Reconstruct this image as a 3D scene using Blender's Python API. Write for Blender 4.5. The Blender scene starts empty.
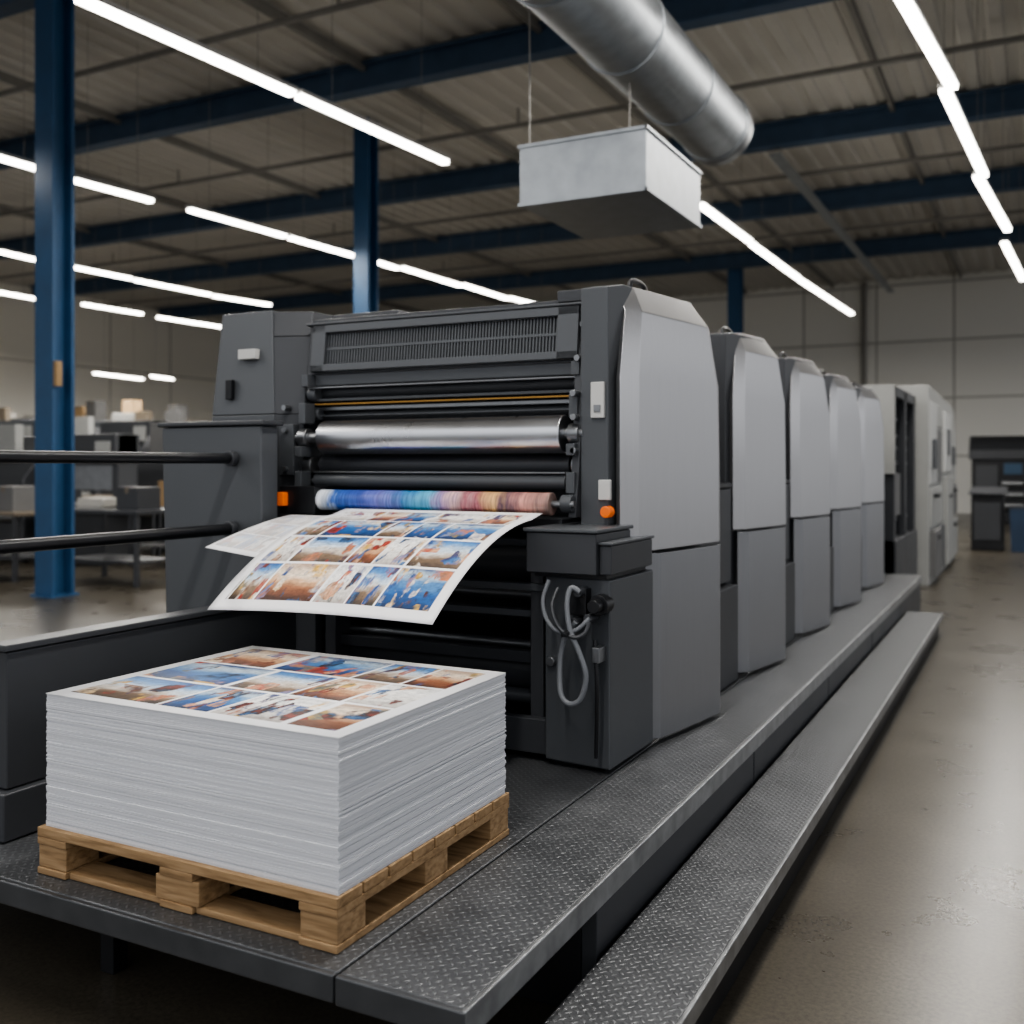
import bpy, bmesh, math, random
from mathutils import Vector, Matrix
random.seed(7)
C = bpy.context.scene.collection
H0 = 1.6; F = 1015.0; CA = math.radians(27.35); SA, CO = math.sin(CA), math.cos(CA)

def lin(c):
    c /= 255.0
    return c/12.92 if c <= .04045 else ((c+.055)/1.055)**2.4
def S(r, g, b): return (lin(r), lin(g), lin(b), 1)
def P(u, v, z):            # measured point on a horizontal level
    d = F*(H0-z)/(v-465.0); l = (u-512)/F*d
    return Vector((l*CO-d*SA, l*SA+d*CO, z))
def Q(u, v, y):            # measured point on an upright plane across the press
    t = (u-512)/F; d = y/(t*SA+CO)
    return Vector((d*(t*CO-SA), y, H0-(v-465)/F*d))
def G(u, d):               # measured spot on the floor at a distance
    l = (u-512)/F*d
    return (l*CO-d*SA, l*SA+d*CO)

# ------------------------------------------------------------------ materials
class NT:
    def __init__(s, name):
        s.m = bpy.data.materials.new(name); s.m.use_nodes = True
        s.t = s.m.node_tree; s.b = s.t.nodes['Principled BSDF']
    def n(s, typ, **k):
        nd = s.t.nodes.new(typ)
        for a, v in k.items(): setattr(nd, a, v)
        return nd
    def l(s, a, b): s.t.links.new(a, b)
    def math(s, op, a, b=None, c=None):
        nd = s.n('ShaderNodeMath', operation=op)
        for i, q in enumerate((a, b, c)):
            if q is None: continue
            if isinstance(q, (int, float)): nd.inputs[i].default_value = q
            else: s.l(q, nd.inputs[i])
        return nd.outputs[0]
    def ramp(s, fac, stops, mode='LINEAR'):
        r = s.n('ShaderNodeValToRGB'); r.color_ramp.interpolation = mode
        e = r.color_ramp.elements
        while len(e) < len(stops): e.new(.5)
        for i, (p, c) in enumerate(stops): e[i].position = p; e[i].color = c
        s.l(fac, r.inputs[0]); return r.outputs[0]
    def mix(s, fac, a, b, blend='MIX'):
        m = s.n('ShaderNodeMix', data_type='RGBA', blend_type=blend)
        for i, q in ((0, fac), (6, a), (7, b)):
            if isinstance(q, (int, float, tuple)): m.inputs[i].default_value = q
            else: s.l(q, m.inputs[i])
        return m.outputs[2]
    def bump(s, h, strength=.3, dist=.01):
        b = s.n('ShaderNodeBump'); b.inputs['Strength'].default_value = strength; b.inputs['Distance'].default_value = dist
        s.l(h, b.inputs['Height']); s.l(b.outputs[0], s.b.inputs['Normal'])

def paint(name, col, rough=.45, metal=0.0, var=.12, scale=3.0, stretch=None, rv=.16):
    t = NT(name); co = t.n('ShaderNodeTexCoord')
    nz = t.n('ShaderNodeTexNoise'); nz.inputs['Scale'].default_value = scale; nz.inputs['Detail'].default_value = 5
    if stretch:
        mp = t.n('ShaderNodeMapping'); mp.inputs['Scale'].default_value = stretch
        t.l(co.outputs['Object'], mp.inputs[0]); t.l(mp.outputs[0], nz.inputs['Vector'])
    else: t.l(co.outputs['Object'], nz.inputs['Vector'])
    lo = tuple(c*(1-var) for c in col[:3])+(1,); hi = tuple(min(1, c*(1+var)) for c in col[:3])+(1,)
    t.l(t.ramp(nz.outputs[0], [(.3, lo), (.7, hi)]), t.b.inputs['Base Color'])
    t.l(t.math('MULTIPLY_ADD', nz.outputs[0], rv, rough-rv/2), t.b.inputs['Roughness'])
    t.b.inputs['Metallic'].default_value = metal
    return t.m

def emit(name, col, st):
    t = NT(name)
    t.b.inputs['Base Color'].default_value = col; t.b.inputs['Emission Color'].default_value = col
    t.b.inputs['Emission Strength'].default_value = st
    return t.m

M = {}
M['dark'] = paint('dark_grey_paint', S(80, 83, 87), .42, .15, .06, 2)
M['dark2'] = paint('charcoal_paint', S(63, 65, 69), .42, .15, .06, 2)
M['black'] = paint('black_metal', S(36, 37, 40), .36, .35, .2, 6)
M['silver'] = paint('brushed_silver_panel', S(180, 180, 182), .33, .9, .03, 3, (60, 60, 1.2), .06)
M['silver_shaded'] = paint('shaded_brushed_silver_panel', S(146, 147, 150), .36, .86, .03, 3, (60, 60, 1.2), .06)  # darker copy of the silver: dimmer light low down put into the colour
M['chrome'] = paint('polished_roller_steel', S(204, 206, 210), .28, 1, .03, 8, None, .04)
M['steel'] = paint('brushed_steel', S(140, 142, 145), .35, .9, .1, 8)
M['galv'] = paint('galvanised_sheet', S(162, 167, 172), .4, .85, .12, 7)
M['hose'] = paint('grey_hose', S(118, 121, 126), .5, 0, .05)
M['brass'] = paint('brass', S(165, 128, 74), .35, .8, .1)
M['plate'] = paint('pale_plate', S(190, 190, 188), .4, 0, .05)
M['orange'] = emit('orange_lens', S(225, 105, 20), .15)
M['blue'] = paint('blue_steel_paint', S(42, 82, 120), .5, 0, .12, 3)
M['bluedark'] = paint('blue_beam_paint', S(66, 87, 112), .65, 0, .12, 3)
M['purlin'] = paint('dull_grey_steel', S(136, 134, 130), .6, .1, .1)
M['tube'] = emit('fluorescent_tube', (1, .95, .87, 1), 14)
M['white'] = paint('white_enamel', S(186, 187, 186), .5, 0, .04)
M['trim'] = paint('worn_edge_steel', S(160, 162, 164), .36, .8, .25, 14)
M['edge'] = paint('plain_dark_steel_edge', S(84, 86, 89), .42, .6, .15, 9)
M['offwhite'] = paint('pale_grey_enamel', S(160, 161, 159), .45, .1, .05)
M['midgrey'] = paint('mid_grey_enamel', S(108, 108, 108), .5, .1, .08)
M['card'] = paint('cardboard', S(158, 132, 98), .8, 0, .1)
M['paper'] = paint('white_paper_pile', S(194, 191, 184), .8, 0, .05)
M['screen'] = emit('blue_screen', S(46, 72, 96), .04)
M['tan'] = paint('tan_bench_top', S(116, 106, 92), .55, 0, .12)
M['bluebin'] = paint('blue_plastic', S(44, 62, 86), .5)

# wood
t = NT('pallet_pine'); co = t.n('ShaderNodeTexCoord'); mp = t.n('ShaderNodeMapping'); mp.inputs['Scale'].default_value = (4, 20, 40)
t.l(co.outputs['Object'], mp.inputs[0]); nz = t.n('ShaderNodeTexNoise'); nz.inputs['Scale'].default_value = 2; nz.inputs['Detail'].default_value = 8; nz.inputs['Distortion'].default_value = .4
t.l(mp.outputs[0], nz.inputs['Vector'])
t.l(t.ramp(nz.outputs[0], [(.25, S(116, 91, 62)), (.5, S(151, 123, 89)), (.75, S(173, 145, 110))]), t.b.inputs['Base Color'])
t.b.inputs['Roughness'].default_value = .75; t.bump(nz.outputs[0], .2, .003); M['wood'] = t.m

# diamond tread plate
t = NT('diamond_tread_plate'); co = t.n('ShaderNodeTexCoord'); mp = t.n('ShaderNodeMapping')
mp.inputs['Rotation'].default_value = (0, 0, math.radians(45)); mp.inputs['Scale'].default_value = (42, 42, 42)
t.l(co.outputs['Object'], mp.inputs[0]); sp = t.n('ShaderNodeSeparateXYZ'); t.l(mp.outputs[0], sp.inputs[0])
fx = t.math('FRACT', sp.outputs[0]); fy = t.math('FRACT', sp.outputs[1])
par = t.math('PINGPONG', t.math('ADD', t.math('FLOOR', sp.outputs[0]), t.math('FLOOR', sp.outputs[1])), 1)
ax = t.math('SUBTRACT', fx, .5); ay = t.math('SUBTRACT', fy, .5)
ip = t.math('SUBTRACT', 1, par)
a = t.math('ADD', t.math('MULTIPLY', ax, par), t.math('MULTIPLY', ay, ip))
b = t.math('ADD', t.math('MULTIPLY', ay, par), t.math('MULTIPLY', ax, ip))
e = t.math('ADD', t.math('POWER', t.math('DIVIDE', t.math('ABSOLUTE', a), .5), 2), t.math('POWER', t.math('DIVIDE', t.math('ABSOLUTE', b), .22), 2))
lz = t.math('MAXIMUM', t.math('SUBTRACT', 1, e), 0)
nz = t.n('ShaderNodeTexNoise'); nz.inputs['Scale'].default_value = 6; nz.inputs['Detail'].default_value = 8; nz.inputs['Roughness'].default_value = .65
t.l(co.outputs['Object'], nz.inputs['Vector'])
base = t.ramp(nz.outputs[0], [(.3, S(76, 78, 81)), (.7, S(96, 98, 101))])
t.l(t.mix(t.math('MULTIPLY', t.math('MINIMUM', lz, 1), .35), base, S(134, 136, 138)), t.b.inputs['Base Color'])
t.b.inputs['Metallic'].default_value = .55; t.l(t.math('MULTIPLY_ADD', nz.outputs[0], .18, .31), t.b.inputs['Roughness'])
t.bump(lz, .4, .0045); M['tread'] = t.m

# paper pile edge
t = NT('paper_edges'); co = t.n('ShaderNodeTexCoord')
mp = t.n('ShaderNodeMapping'); mp.inputs['Scale'].default_value = (.015, .015, 430); t.l(co.outputs['Object'], mp.inputs[0])
nz = t.n('ShaderNodeTexNoise'); nz.inputs['Scale'].default_value = 1; nz.inputs['Detail'].default_value = 2; t.l(mp.outputs[0], nz.inputs['Vector'])
t.l(t.ramp(nz.outputs[0], [(.3, S(136, 138, 146)), (.44, S(206, 208, 214)), (.7, S(242, 243, 246))]), t.b.inputs['Base Color'])  # dark stops paint the shade between sheets into the edge colour
t.b.inputs['Roughness'].default_value = .8; M['edges'] = t.m

# printed sheet: a grid of small picture-like blocks
def print_mat(name, nx, ny, seed, m=.045, pale=0.0):
    t = NT(name); co = t.n('ShaderNodeTexCoord'); sp = t.n('ShaderNodeSeparateXYZ'); t.l(co.outputs['UV'], sp.inputs[0])
    iu = t.math('DIVIDE', t.math('SUBTRACT', sp.outputs[0], m), 1-2*m); iv = t.math('DIVIDE', t.math('SUBTRACT', sp.outputs[1], m), 1-2*m)
    cv = t.math('MULTIPLY', iv, ny); rowid = t.math('FLOOR', cv)
    wr = t.n('ShaderNodeTexWhiteNoise', noise_dimensions='1D'); t.l(t.math('ADD', rowid, seed*3.7), wr.inputs['W'])
    cu = t.math('MULTIPLY', iu, nx)
    cu = t.math('ADD', cu, t.math('MULTIPLY', t.math('SINE', t.math('ADD', t.math('MULTIPLY', cu, 2.1), t.math('MULTIPLY', wr.outputs[0], 6))), .26))
    cid = t.math('FLOOR', cu); fu = t.math('FRACT', cu); fv = t.math('FRACT', cv)
    def rnd(k):
        cb = t.n('ShaderNodeCombineXYZ'); t.l(cid, cb.inputs[0]); t.l(rowid, cb.inputs[1]); cb.inputs[2].default_value = seed+k
        w = t.n('ShaderNodeTexWhiteNoise', noise_dimensions='3D'); t.l(cb.outputs[0], w.inputs['Vector']); return w
    w1 = rnd(0)
    s1 = t.n('ShaderNodeSeparateColor'); t.l(w1.outputs['Color'], s1.inputs[0])
    # even spread of the picture kinds: stepped by cell, nudged by chance
    kind = t.math('FRACT', t.math('ADD', t.math('ADD', t.math('MULTIPLY', cid, .37), t.math('MULTIPLY', rowid, .59)), t.math('MULTIPLY', s1.outputs[0], .25)))
    def noise(sx, sy, off, scale, det, dist=0.0, rough=.6):
        pv = t.n('ShaderNodeCombineXYZ'); t.l(t.math('MULTIPLY', cu, sx), pv.inputs[0]); t.l(t.math('MULTIPLY', cv, sy), pv.inputs[1])
        t.l(t.math('MULTIPLY_ADD', w1.outputs['Value'], 40, off), pv.inputs[2])
        nz = t.n('ShaderNodeTexNoise'); nz.inputs['Scale'].default_value = scale; nz.inputs['Detail'].default_value = det
        nz.inputs['Distortion'].default_value = dist; nz.inputs['Roughness'].default_value = rough
        t.l(pv.outputs[0], nz.inputs['Vector']); return nz.outputs[0]
    nb = noise(1, 1.6, 0, 2.2, 4); nf = noise(3.2, 1.0, 9, 2.2, 4, .1); nd = noise(1.2, 1, 21, 13, 6, 0, .75); nh = noise(2.2, 1.3, 33, 3.6, 3, .1)
    # upright blocks inside the pictures: people, buildings, things
    bx = t.n('ShaderNodeTexVoronoi', distance='CHEBYCHEV'); pv = t.n('ShaderNodeCombineXYZ')
    t.l(t.math('MULTIPLY', cu, 5), pv.inputs[0]); t.l(t.math('MULTIPLY', cv, 2.8), pv.inputs[1]); t.l(t.math('MULTIPLY', w1.outputs['Value'], 9), pv.inputs[2])
    bx.inputs['Scale'].default_value = 1; t.l(pv.outputs[0], bx.inputs['Vector'])
    sb = t.n('ShaderNodeSeparateColor'); t.l(bx.outputs['Color'], sb.inputs[0])
    tv = t.math('ADD', fv, t.math('MULTIPLY', t.math('SUBTRACT', nb, .5), .6))
    sky = t.ramp(tv, [(.0, S(60, 54, 50)), (.28, S(128, 106, 86)), (.44, S(206, 196, 184)), (.58, S(200, 216, 230)), (.8, S(92, 146, 200)), (1, S(36, 92, 158))])
    warm = t.ramp(tv, [(.0, S(66, 40, 32)), (.3, S(146, 92, 64)), (.5, S(210, 166, 126)), (.7, S(236, 220, 200)), (1, S(180, 152, 132))])
    cool = t.ramp(tv, [(.0, S(22, 40, 72)), (.35, S(34, 88, 152)), (.6, S(84, 136, 186)), (.8, S(182, 200, 214)), (1, S(34, 70, 124))])
    pal = t.ramp(tv, [(.0, S(168, 162, 156)), (.4, S(226, 223, 219)), (.7, S(242, 241, 239)), (1, S(210, 211, 212))])
    bg = t.mix(t.math('GREATER_THAN', kind, .26), sky, warm)
    bg = t.mix(t.math('GREATER_THAN', kind, .46), bg, cool)
    bg = t.mix(t.math('GREATER_THAN', kind, .7), bg, pal)
    hue = t.math('ADD', t.math('ADD', t.math('MULTIPLY', s1.outputs[1], .7), t.math('MULTIPLY', nh, .3)), t.math('MULTIPLY', sb.outputs[1], .9))
    fg = t.ramp(t.math('FRACT', hue), [(0, S(42, 36, 36)), (.12, S(170, 58, 46)), (.2, S(214, 168, 134)), (.3, S(98, 66, 50)), (.42, S(32, 78, 140)), (.52, S(228, 218, 208)), (.62, S(210, 166, 72)), (.72, S(78, 96, 100)), (.82, S(192, 120, 82)), (.92, S(64, 118, 176)), (1, S(46, 52, 66))])
    k = t.math('ADD', t.math('MULTIPLY', t.math('SUBTRACT', nf, .55), 12), t.math('MULTIPLY', t.math('SUBTRACT', sb.outputs[0], .5), 6))
    cl = t.n('ShaderNodeClamp'); t.l(k, cl.inputs[0])
    col = t.mix(cl.outputs[0], bg, fg)
    col = t.mix(.75, col, t.ramp(nd, [(.3, (.36, .35, .35, 1)), (.5, (.9, .9, .9, 1)), (.68, (1.25, 1.24, 1.22, 1))]), 'MULTIPLY')
    g = .026
    eu = t.math('MINIMUM', fu, t.math('SUBTRACT', 1, fu)); ev = t.math('MINIMUM', fv, t.math('SUBTRACT', 1, fv))
    ins = t.math('MULTIPLY', t.math('GREATER_THAN', eu, g), t.math('GREATER_THAN', ev, g*1.2))
    ou = t.math('MINIMUM', iu, t.math('SUBTRACT', 1, iu)); ov = t.math('MINIMUM', iv, t.math('SUBTRACT', 1, iv))
    ins = t.math('MULTIPLY', ins, t.math('GREATER_THAN', t.math('MINIMUM', ou, ov), 0))
    if pale: ins = t.math('MULTIPLY', ins, 1-pale)
    t.l(t.mix(ins, S(234, 234, 236), col), t.b.inputs['Base Color'])
    t.b.inputs['Roughness'].default_value = .5
    return t.m
M['print1'] = print_mat('printed_sheet_pictures', 5, 4, 5)
M['print2'] = print_mat('printed_pile_pictures', 3.4, 3, 23)
M['print3'] = print_mat('pale_printed_sheet', 3, 3, 19, .06, .6)

# rainbow inked cylinder
t = NT('inked_cylinder'); co = t.n('ShaderNodeTexCoord'); sp = t.n('ShaderNodeSeparateXYZ'); t.l(co.outputs['Generated'], sp.inputs[0])
def cyl_noise(sx, det):
    mp = t.n('ShaderNodeMapping'); mp.inputs['Scale'].default_value = (sx, .5, .5); t.l(co.outputs['Generated'], mp.inputs[0])
    nz = t.n('ShaderNodeTexNoise'); nz.inputs['Scale'].default_value = 2; nz.inputs['Detail'].default_value = det; t.l(mp.outputs[0], nz.inputs['Vector']); return nz.outputs[0]
na, nb = cyl_noise(14, 5), cyl_noise(70, 3)
fac = t.math('ADD', sp.outputs[0], t.math('MULTIPLY', t.math('SUBTRACT', na, .5), .16))
col = t.ramp(fac, [(0, S(225, 228, 232)), (.07, S(180, 196, 220)), (.1, S(48, 92, 170)), (.2, S(64, 84, 165)), (.31, S(110, 112, 185)), (.4, S(48, 104, 160)),
    (.5, S(80, 160, 195)), (.56, S(146, 122, 164)), (.63, S(206, 170, 168)), (.7, S(150, 84, 96)), (.77, S(210, 168, 116)), (.84, S(100, 76, 88)), (.9, S(192, 136, 126)), (1, S(130, 110, 104))])
t.l(t.mix(.7, col, t.ramp(nb, [(.35, (.6, .6, .63, 1)), (.5, (1, 1, 1, 1)), (.65, (1.5, 1.5, 1.45, 1))]), 'MULTIPLY'), t.b.inputs['Base Color'])
t.b.inputs['Roughness'].default_value = .32; M['ink'] = t.m

# floor / walls / ceiling
t = NT('polished_concrete'); co = t.n('ShaderNodeTexCoord')
n1 = t.n('ShaderNodeTexNoise'); n1.inputs['Scale'].default_value = 2.0; n1.inputs['Detail'].default_value = 9; n1.inputs['Roughness'].default_value = .6; t.l(co.outputs['Object'], n1.inputs['Vector'])
n2 = t.n('ShaderNodeTexNoise'); n2.inputs['Scale'].default_value = 60; n2.inputs['Detail'].default_value = 6; n2.inputs['Roughness'].default_value = .7; t.l(co.outputs['Object'], n2.inputs['Vector'])
c1 = t.ramp(n1.outputs[0], [(.3, S(66, 61, 53)), (.5, S(75, 70, 61)), (.7, S(84, 79, 70))])
sk = t.ramp(n2.outputs[0], [(.35, (.55, .545, .54, 1)), (.52, (1, 1, 1, 1)), (.7, (1.4, 1.38, 1.36, 1))])
t.l(t.mix(.85, c1, sk, 'MULTIPLY'), t.b.inputs['Base Color'])
t.l(t.math('MULTIPLY_ADD', n1.outputs[0], .06, .25), t.b.inputs['Roughness']); t.bump(n2.outputs[0], .1, .002)
t.b.inputs['Specular IOR Level'].default_value = .34; M['floor'] = t.m

def wall_mat(name, axis, c1, c2, cm, w, h):
    t = NT(name); co = t.n('ShaderNodeTexCoord'); sp = t.n('ShaderNodeSeparateXYZ'); t.l(co.outputs['Object'], sp.inputs[0])
    cb = t.n('ShaderNodeCombineXYZ'); t.l(sp.outputs[axis], cb.inputs[0]); t.l(sp.outputs[2], cb.inputs[1])
    br = t.n('ShaderNodeTexBrick'); br.offset = 0; br.inputs['Scale'].default_value = 1; br.inputs['Brick Width'].default_value = w; br.inputs['Row Height'].default_value = h
    br.inputs['Mortar Size'].default_value = .035; br.inputs['Color1'].default_value = c1; br.inputs['Color2'].default_value = c2; br.inputs['Mortar'].default_value = cm
    t.l(cb.outputs[0], br.inputs['Vector']); t.l(br.outputs[0], t.b.inputs['Base Color']); t.b.inputs['Roughness'].default_value = .75
    return t.m
M['wallb'] = wall_mat('panelled_back_wall', 0, S(228, 227, 222), S(222, 221, 216), S(168, 167, 162), 2.4, 1.9)
M['walll'] = wall_mat('panelled_left_wall', 1, S(236, 233, 225), S(231, 228, 220), S(178, 175, 168), 3.0, 2.6)
M['ceil'] = paint('corrugated_roof_sheet', S(197, 194, 188), .7, .05, .08, .5)

# ------------------------------------------------------------------ mesh builder
class MB:
    def __init__(s): s.bm = bmesh.new()
    def loft(s, A, B):
        a = [s.bm.verts.new(p) for p in A]; b = [s.bm.verts.new(p) for p in B]; n = len(a)
        s.bm.faces.new(a); s.bm.faces.new(b[::-1])
        for i in range(n): s.bm.faces.new((a[i], b[i], b[(i+1) % n], a[(i+1) % n]))
        return s
    def box(s, x0, x1, y0, y1, z0, z1):
        return s.loft([(x0, y0, z0), (x1, y0, z0), (x1, y1, z0), (x0, y1, z0)], [(x0, y0, z1), (x1, y0, z1), (x1, y1, z1), (x0, y1, z1)])
    def px(s, poly, x0, x1):      # (y,z) profile along x
        return s.loft([(x0, y, z) for y, z in poly], [(x1, y, z) for y, z in poly])
    def slant(s, poly, x0, sl, y0, th=None, back=None):
        A = [(x0+sl*q, y0+q, z) for q, z in poly]
        B = [((x0+sl*q-th) if back is None else back, y0+q, z) for q, z in poly]
        return s.loft(A, B)
    def cyl(s, p0, p1, r, seg=24, r1=None):
        p0, p1 = Vector(p0), Vector(p1); d = (p1-p0).normalized(); r1 = r if r1 is None else r1
        u = d.orthogonal().normalized(); w = d.cross(u)
        cs = [(math.cos(2*math.pi*i/seg), math.sin(2*math.pi*i/seg)) for i in range(seg)]
        return s.loft([p0+u*(c*r)+w*(q*r) for c, q in cs], [p1+u*(c*r1)+w*(q*r1) for c, q in cs])
    def tube(s, pts, r, seg=10, sub=6):
        P_ = [Vector(p) for p in pts]
        if sub > 1:
            out = []
            for i in range(len(P_)-1):
                a = P_[max(i-1, 0)]; b = P_[i]; c = P_[i+1]; d = P_[min(i+2, len(P_)-1)]
                for k in range(sub):
                    q = k/sub
                    out.append(.5*((2*b)+(c-a)*q+(2*a-5*b+4*c-d)*q*q+(3*b-a-3*c+d)*q**3))
            out.append(P_[-1]); P_ = out
        rings = []; u = None
        for i, p in enumerate(P_):
            d = (P_[min(i+1, len(P_)-1)]-P_[max(i-1, 0)]).normalized()
            u = d.orthogonal().normalized() if u is None else (u-d*u.dot(d)).normalized()
            w = d.cross(u)
            rings.append([s.bm.verts.new(p+u*(math.cos(2*math.pi*k/seg)*r)+w*(math.sin(2*math.pi*k/seg)*r)) for k in range(seg)])
        for a, b in zip(rings, rings[1:]):
            for k in range(seg): s.bm.faces.new((a[k], a[(k+1) % seg], b[(k+1) % seg], b[k]))
        s.bm.faces.new(rings[0][::-1]); s.bm.faces.new(rings[-1]); return s

def root_loc(p):
    while p.parent: p = p.parent
    return Vector(p.location)
def build(mb, name, mat, parent=None, loc=(0, 0, 0), bevel=.004, recalc=True, solid=None, sharp=None):
    off = root_loc(parent) if parent else Vector(loc)
    bm = mb.bm
    if recalc: bmesh.ops.recalc_face_normals(bm, faces=bm.faces[:])
    bmesh.ops.translate(bm, verts=bm.verts[:], vec=-off)
    for f in bm.faces: f.smooth = True
    me = bpy.data.meshes.new(name); bm.to_mesh(me); bm.free()
    if sharp or not bevel: me.set_sharp_from_angle(angle=math.radians(sharp or 35))
    me.materials.append(mat)
    o = bpy.data.objects.new(name, me); C.objects.link(o)
    if parent: o.parent = parent
    else: o.location = off
    if solid:
        s = o.modifiers.new('thick', 'SOLIDIFY'); s.thickness = solid; s.offset = -1
    if bevel:
        m = o.modifiers.new('bevel', 'BEVEL'); m.width = bevel; m.segments = 2; m.limit_method = 'ANGLE'; m.angle_limit = math.radians(sharp or 40)
        wn = o.modifiers.new('normals', 'WEIGHTED_NORMAL'); wn.weight = 100; wn.keep_sharp = bool(sharp)
    return o
def tag(o, label=None, cat=None, group=None, kind=None):
    for k, v in (('label', label), ('category', cat), ('group', group), ('kind', kind)):
        if v: o[k] = v
    return o
def thing(name, label, cat, loc, group=None):
    o = bpy.data.objects.new(name, None); o.empty_display_size = .1; C.objects.link(o); o.location = loc
    return tag(o, label, cat, group)
def box(*a): return MB().box(*a)
def copy_tree(o, parent=None):
    c = o.copy(); C.objects.link(c)
    if parent: c.parent = parent
    for ch in list(o.children): copy_tree(ch, c)
    return c

# ------------------------------------------------------------------ setting
tag(build(box(-34, 9, -3, 37, -.2, 0), 'floor', M['floor'], bevel=0), kind='structure')
tag(build(box(-31, 9, 36, 36.2, 0, 8), 'wall_back', M['wallb'], bevel=0), kind='structure')
tag(build(box(-31.2, -31, -3, 36.2, 0, 8), 'wall_left', M['walll'], bevel=0), kind='structure')
mb = MB(); prof = []; x = -31.0
while x < 9:
    prof += [(x, 7.8), (x+.16, 7.8), (x+.2, 7.845), (x+.36, 7.845)]; x += .4
A = [mb.bm.verts.new((px, -3, pz)) for px, pz in prof]; B = [mb.bm.verts.new((px, 36.2, pz)) for px, pz in prof]
for i in range(len(A)-1): mb.bm.faces.new((A[i], A[i+1], B[i+1], B[i]))
tag(build(mb, 'ceiling', M['ceil'], bevel=0), kind='structure')

# columns
def column(x, y, w, label):
    r = thing('steel_column', label, 'column', (x, y, 0), None)
    mb = MB(); tw = .05
    mb.box(x-w/2, x+w/2, y-w/2, y-w/2+tw, .03, 7.8); mb.box(x-w/2, x+w/2, y+w/2-tw, y+w/2, .03, 7.8); mb.box(x-.04, x+.04, y-w/2+tw, y+w/2-tw, .03, 7.8)
    build(mb, 'shaft', M['blue'], r, bevel=.006)
    build(MB().box(x-w*.62, x+w*.62, y-w*.62, y+w*.62, 0, .03), 'base_plate', M['blue'], r, bevel=.003)
    return r
c1 = column(-10.66, 8.45, .32, 'blue steel column at left, nearest and thickest of the columns')
build(box(-10.5, -10.44, 8.3, 8.38, 2.55, 2.85), 'switch_box', M['card'], c1)
column(-10.74, 15.04, .32, 'blue steel column rising behind the press delivery end')
column(-8.0, 30.0, .38, 'far blue steel column seen above the second printing unit')
for i, (y, lb) in enumerate([(8.45, 'blue roof beam meeting the nearest blue column'), (12.85, 'blue roof beam crossing above the long foreground ceiling lights'), (18.5, 'blue roof beam crossing behind the square metal duct box'),
                             (23.6, 'blue roof beam, second farthest across the hall'), (29.3, 'blue roof beam nearest the back wall')]):
    mb = MB(); mb.box(-30.9, 8.5, y-.13, y+.13, 7.34, 7.38).box(-30.9, 8.5, y-.13, y+.13, 7.73, 7.78).box(-30.9, 8.5, y-.02, y+.02, 7.38, 7.73)
    tag(build(mb, 'roof_beam', M['bluedark'], loc=(-11, y, 7.34), bevel=0), lb, 'beam')
for x in (-22, -18, -14.5, -9.2, -6.2, -2.2, .5, 3.4):
    mb = MB().box(x-.035, x+.035, -2.8, 35.9, 7.66, 7.8)
    tag(build(mb, 'roof_purlin', M['purlin'], loc=(x, 16, 7.66), bevel=0), 'grey roof purlin running the length of the hall under the corrugated roof', 'purlin', 'roof purlins')
for y in (10.6, 15.7, 21.0, 26.4):
    mb = MB().cyl((-30.9, y, 7.5), (8.5, y, 7.5), .045, 12)
    for x in (-24, -16, -8, 0, 6): mb.box(x-.015, x+.015, y-.015, y+.015, 7.5, 7.8)
    tag(build(mb, 'service_pipe', M['purlin'], loc=(-11, y, 7.5), bevel=0), 'thin grey service pipe hung under the roof between the blue beams', 'pipe', 'service pipes under the roof')
tr = thing('cable_tray', 'pale grey cable tray under the roof at right, beyond the duct', 'cable tray', (-4.1, 26, 7.1))
build(box(-4.2, -4.0, 18, 34, 7.05, 7.1), 'tray', M['galv'], tr)
for y in (18.5, 23.6, 29.3): build(MB().cyl((-4.1, y, 7.1), (-4.1, y, 7.34), .012, 8), 'hanger', M['purlin'], tr, bevel=0)

# ------------------------------------------------------------------ ceiling lights
def fixture(p0, p1, label, power=0, ceil=7.8):
    p0, p1 = Vector(p0), Vector(p1); mid = (p0+p1)/2; d = (p1-p0).normalized(); w = Vector((-d.y, d.x, 0)); up = Vector((0, 0, 1))
    r = thing('ceiling_light', label, 'ceiling light', mid)
    def bar(n, hw, z0, z1, m, inset):
        a, b = p0+d*inset, p1-d*inset
        mb = MB().loft([a+w*hw+up*z0, a-w*hw+up*z0, a-w*hw+up*z1, a+w*hw+up*z1], [b+w*hw+up*z0, b-w*hw+up*z0, b-w*hw+up*z1, b+w*hw+up*z1])
        return build(mb, n, m, r, bevel=0)
    bar('housing', .065, .045, .09, M['white'], 0)
    bar('diffuser', .05, 0, .045, M['tube'], .03)
    L = (p1-p0).length
    for q in (.2, .8):
        p = p0+d*(L*q); build(MB().cyl(p+up*.09, (p.x, p.y, ceil), .004, 6), 'hanger', M['purlin'], r, bevel=0)
    if power:
        ld = bpy.data.lights.new('tube_light', 'AREA'); ld.shape = 'RECTANGLE'; ld.size = L-.1; ld.size_y = .1; ld.energy = power*L; ld.color = (1, .96, .9)
        lo = bpy.data.objects.new('tube_light', ld); C.objects.link(lo); lo.location = mid-up*.02
        lo.rotation_euler = (0, 0, math.atan2(d.y, d.x))
    return r
ORD = ['nearest', 'second', 'third', 'fourth', 'fifth', 'sixth', 'seventh', 'eighth']
def row(segs, txt, power, z=5.5):
    for i, (a, b, c, d) in enumerate(segs):
        fixture(P(a, b, z), P(c, d, z), f'{ORD[i]} tube light in the {txt}', power)
row([(75, 0, 294, 97), (297, 98, 447, 165)], 'long bright row at upper left', 33)
row([(899, -4, 953, 91), (944, 92, 984, 178), (977, 178, 1008, 232), (1004, 244, 1023, 281)], 'row above the walkway at right', 25)
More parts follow.
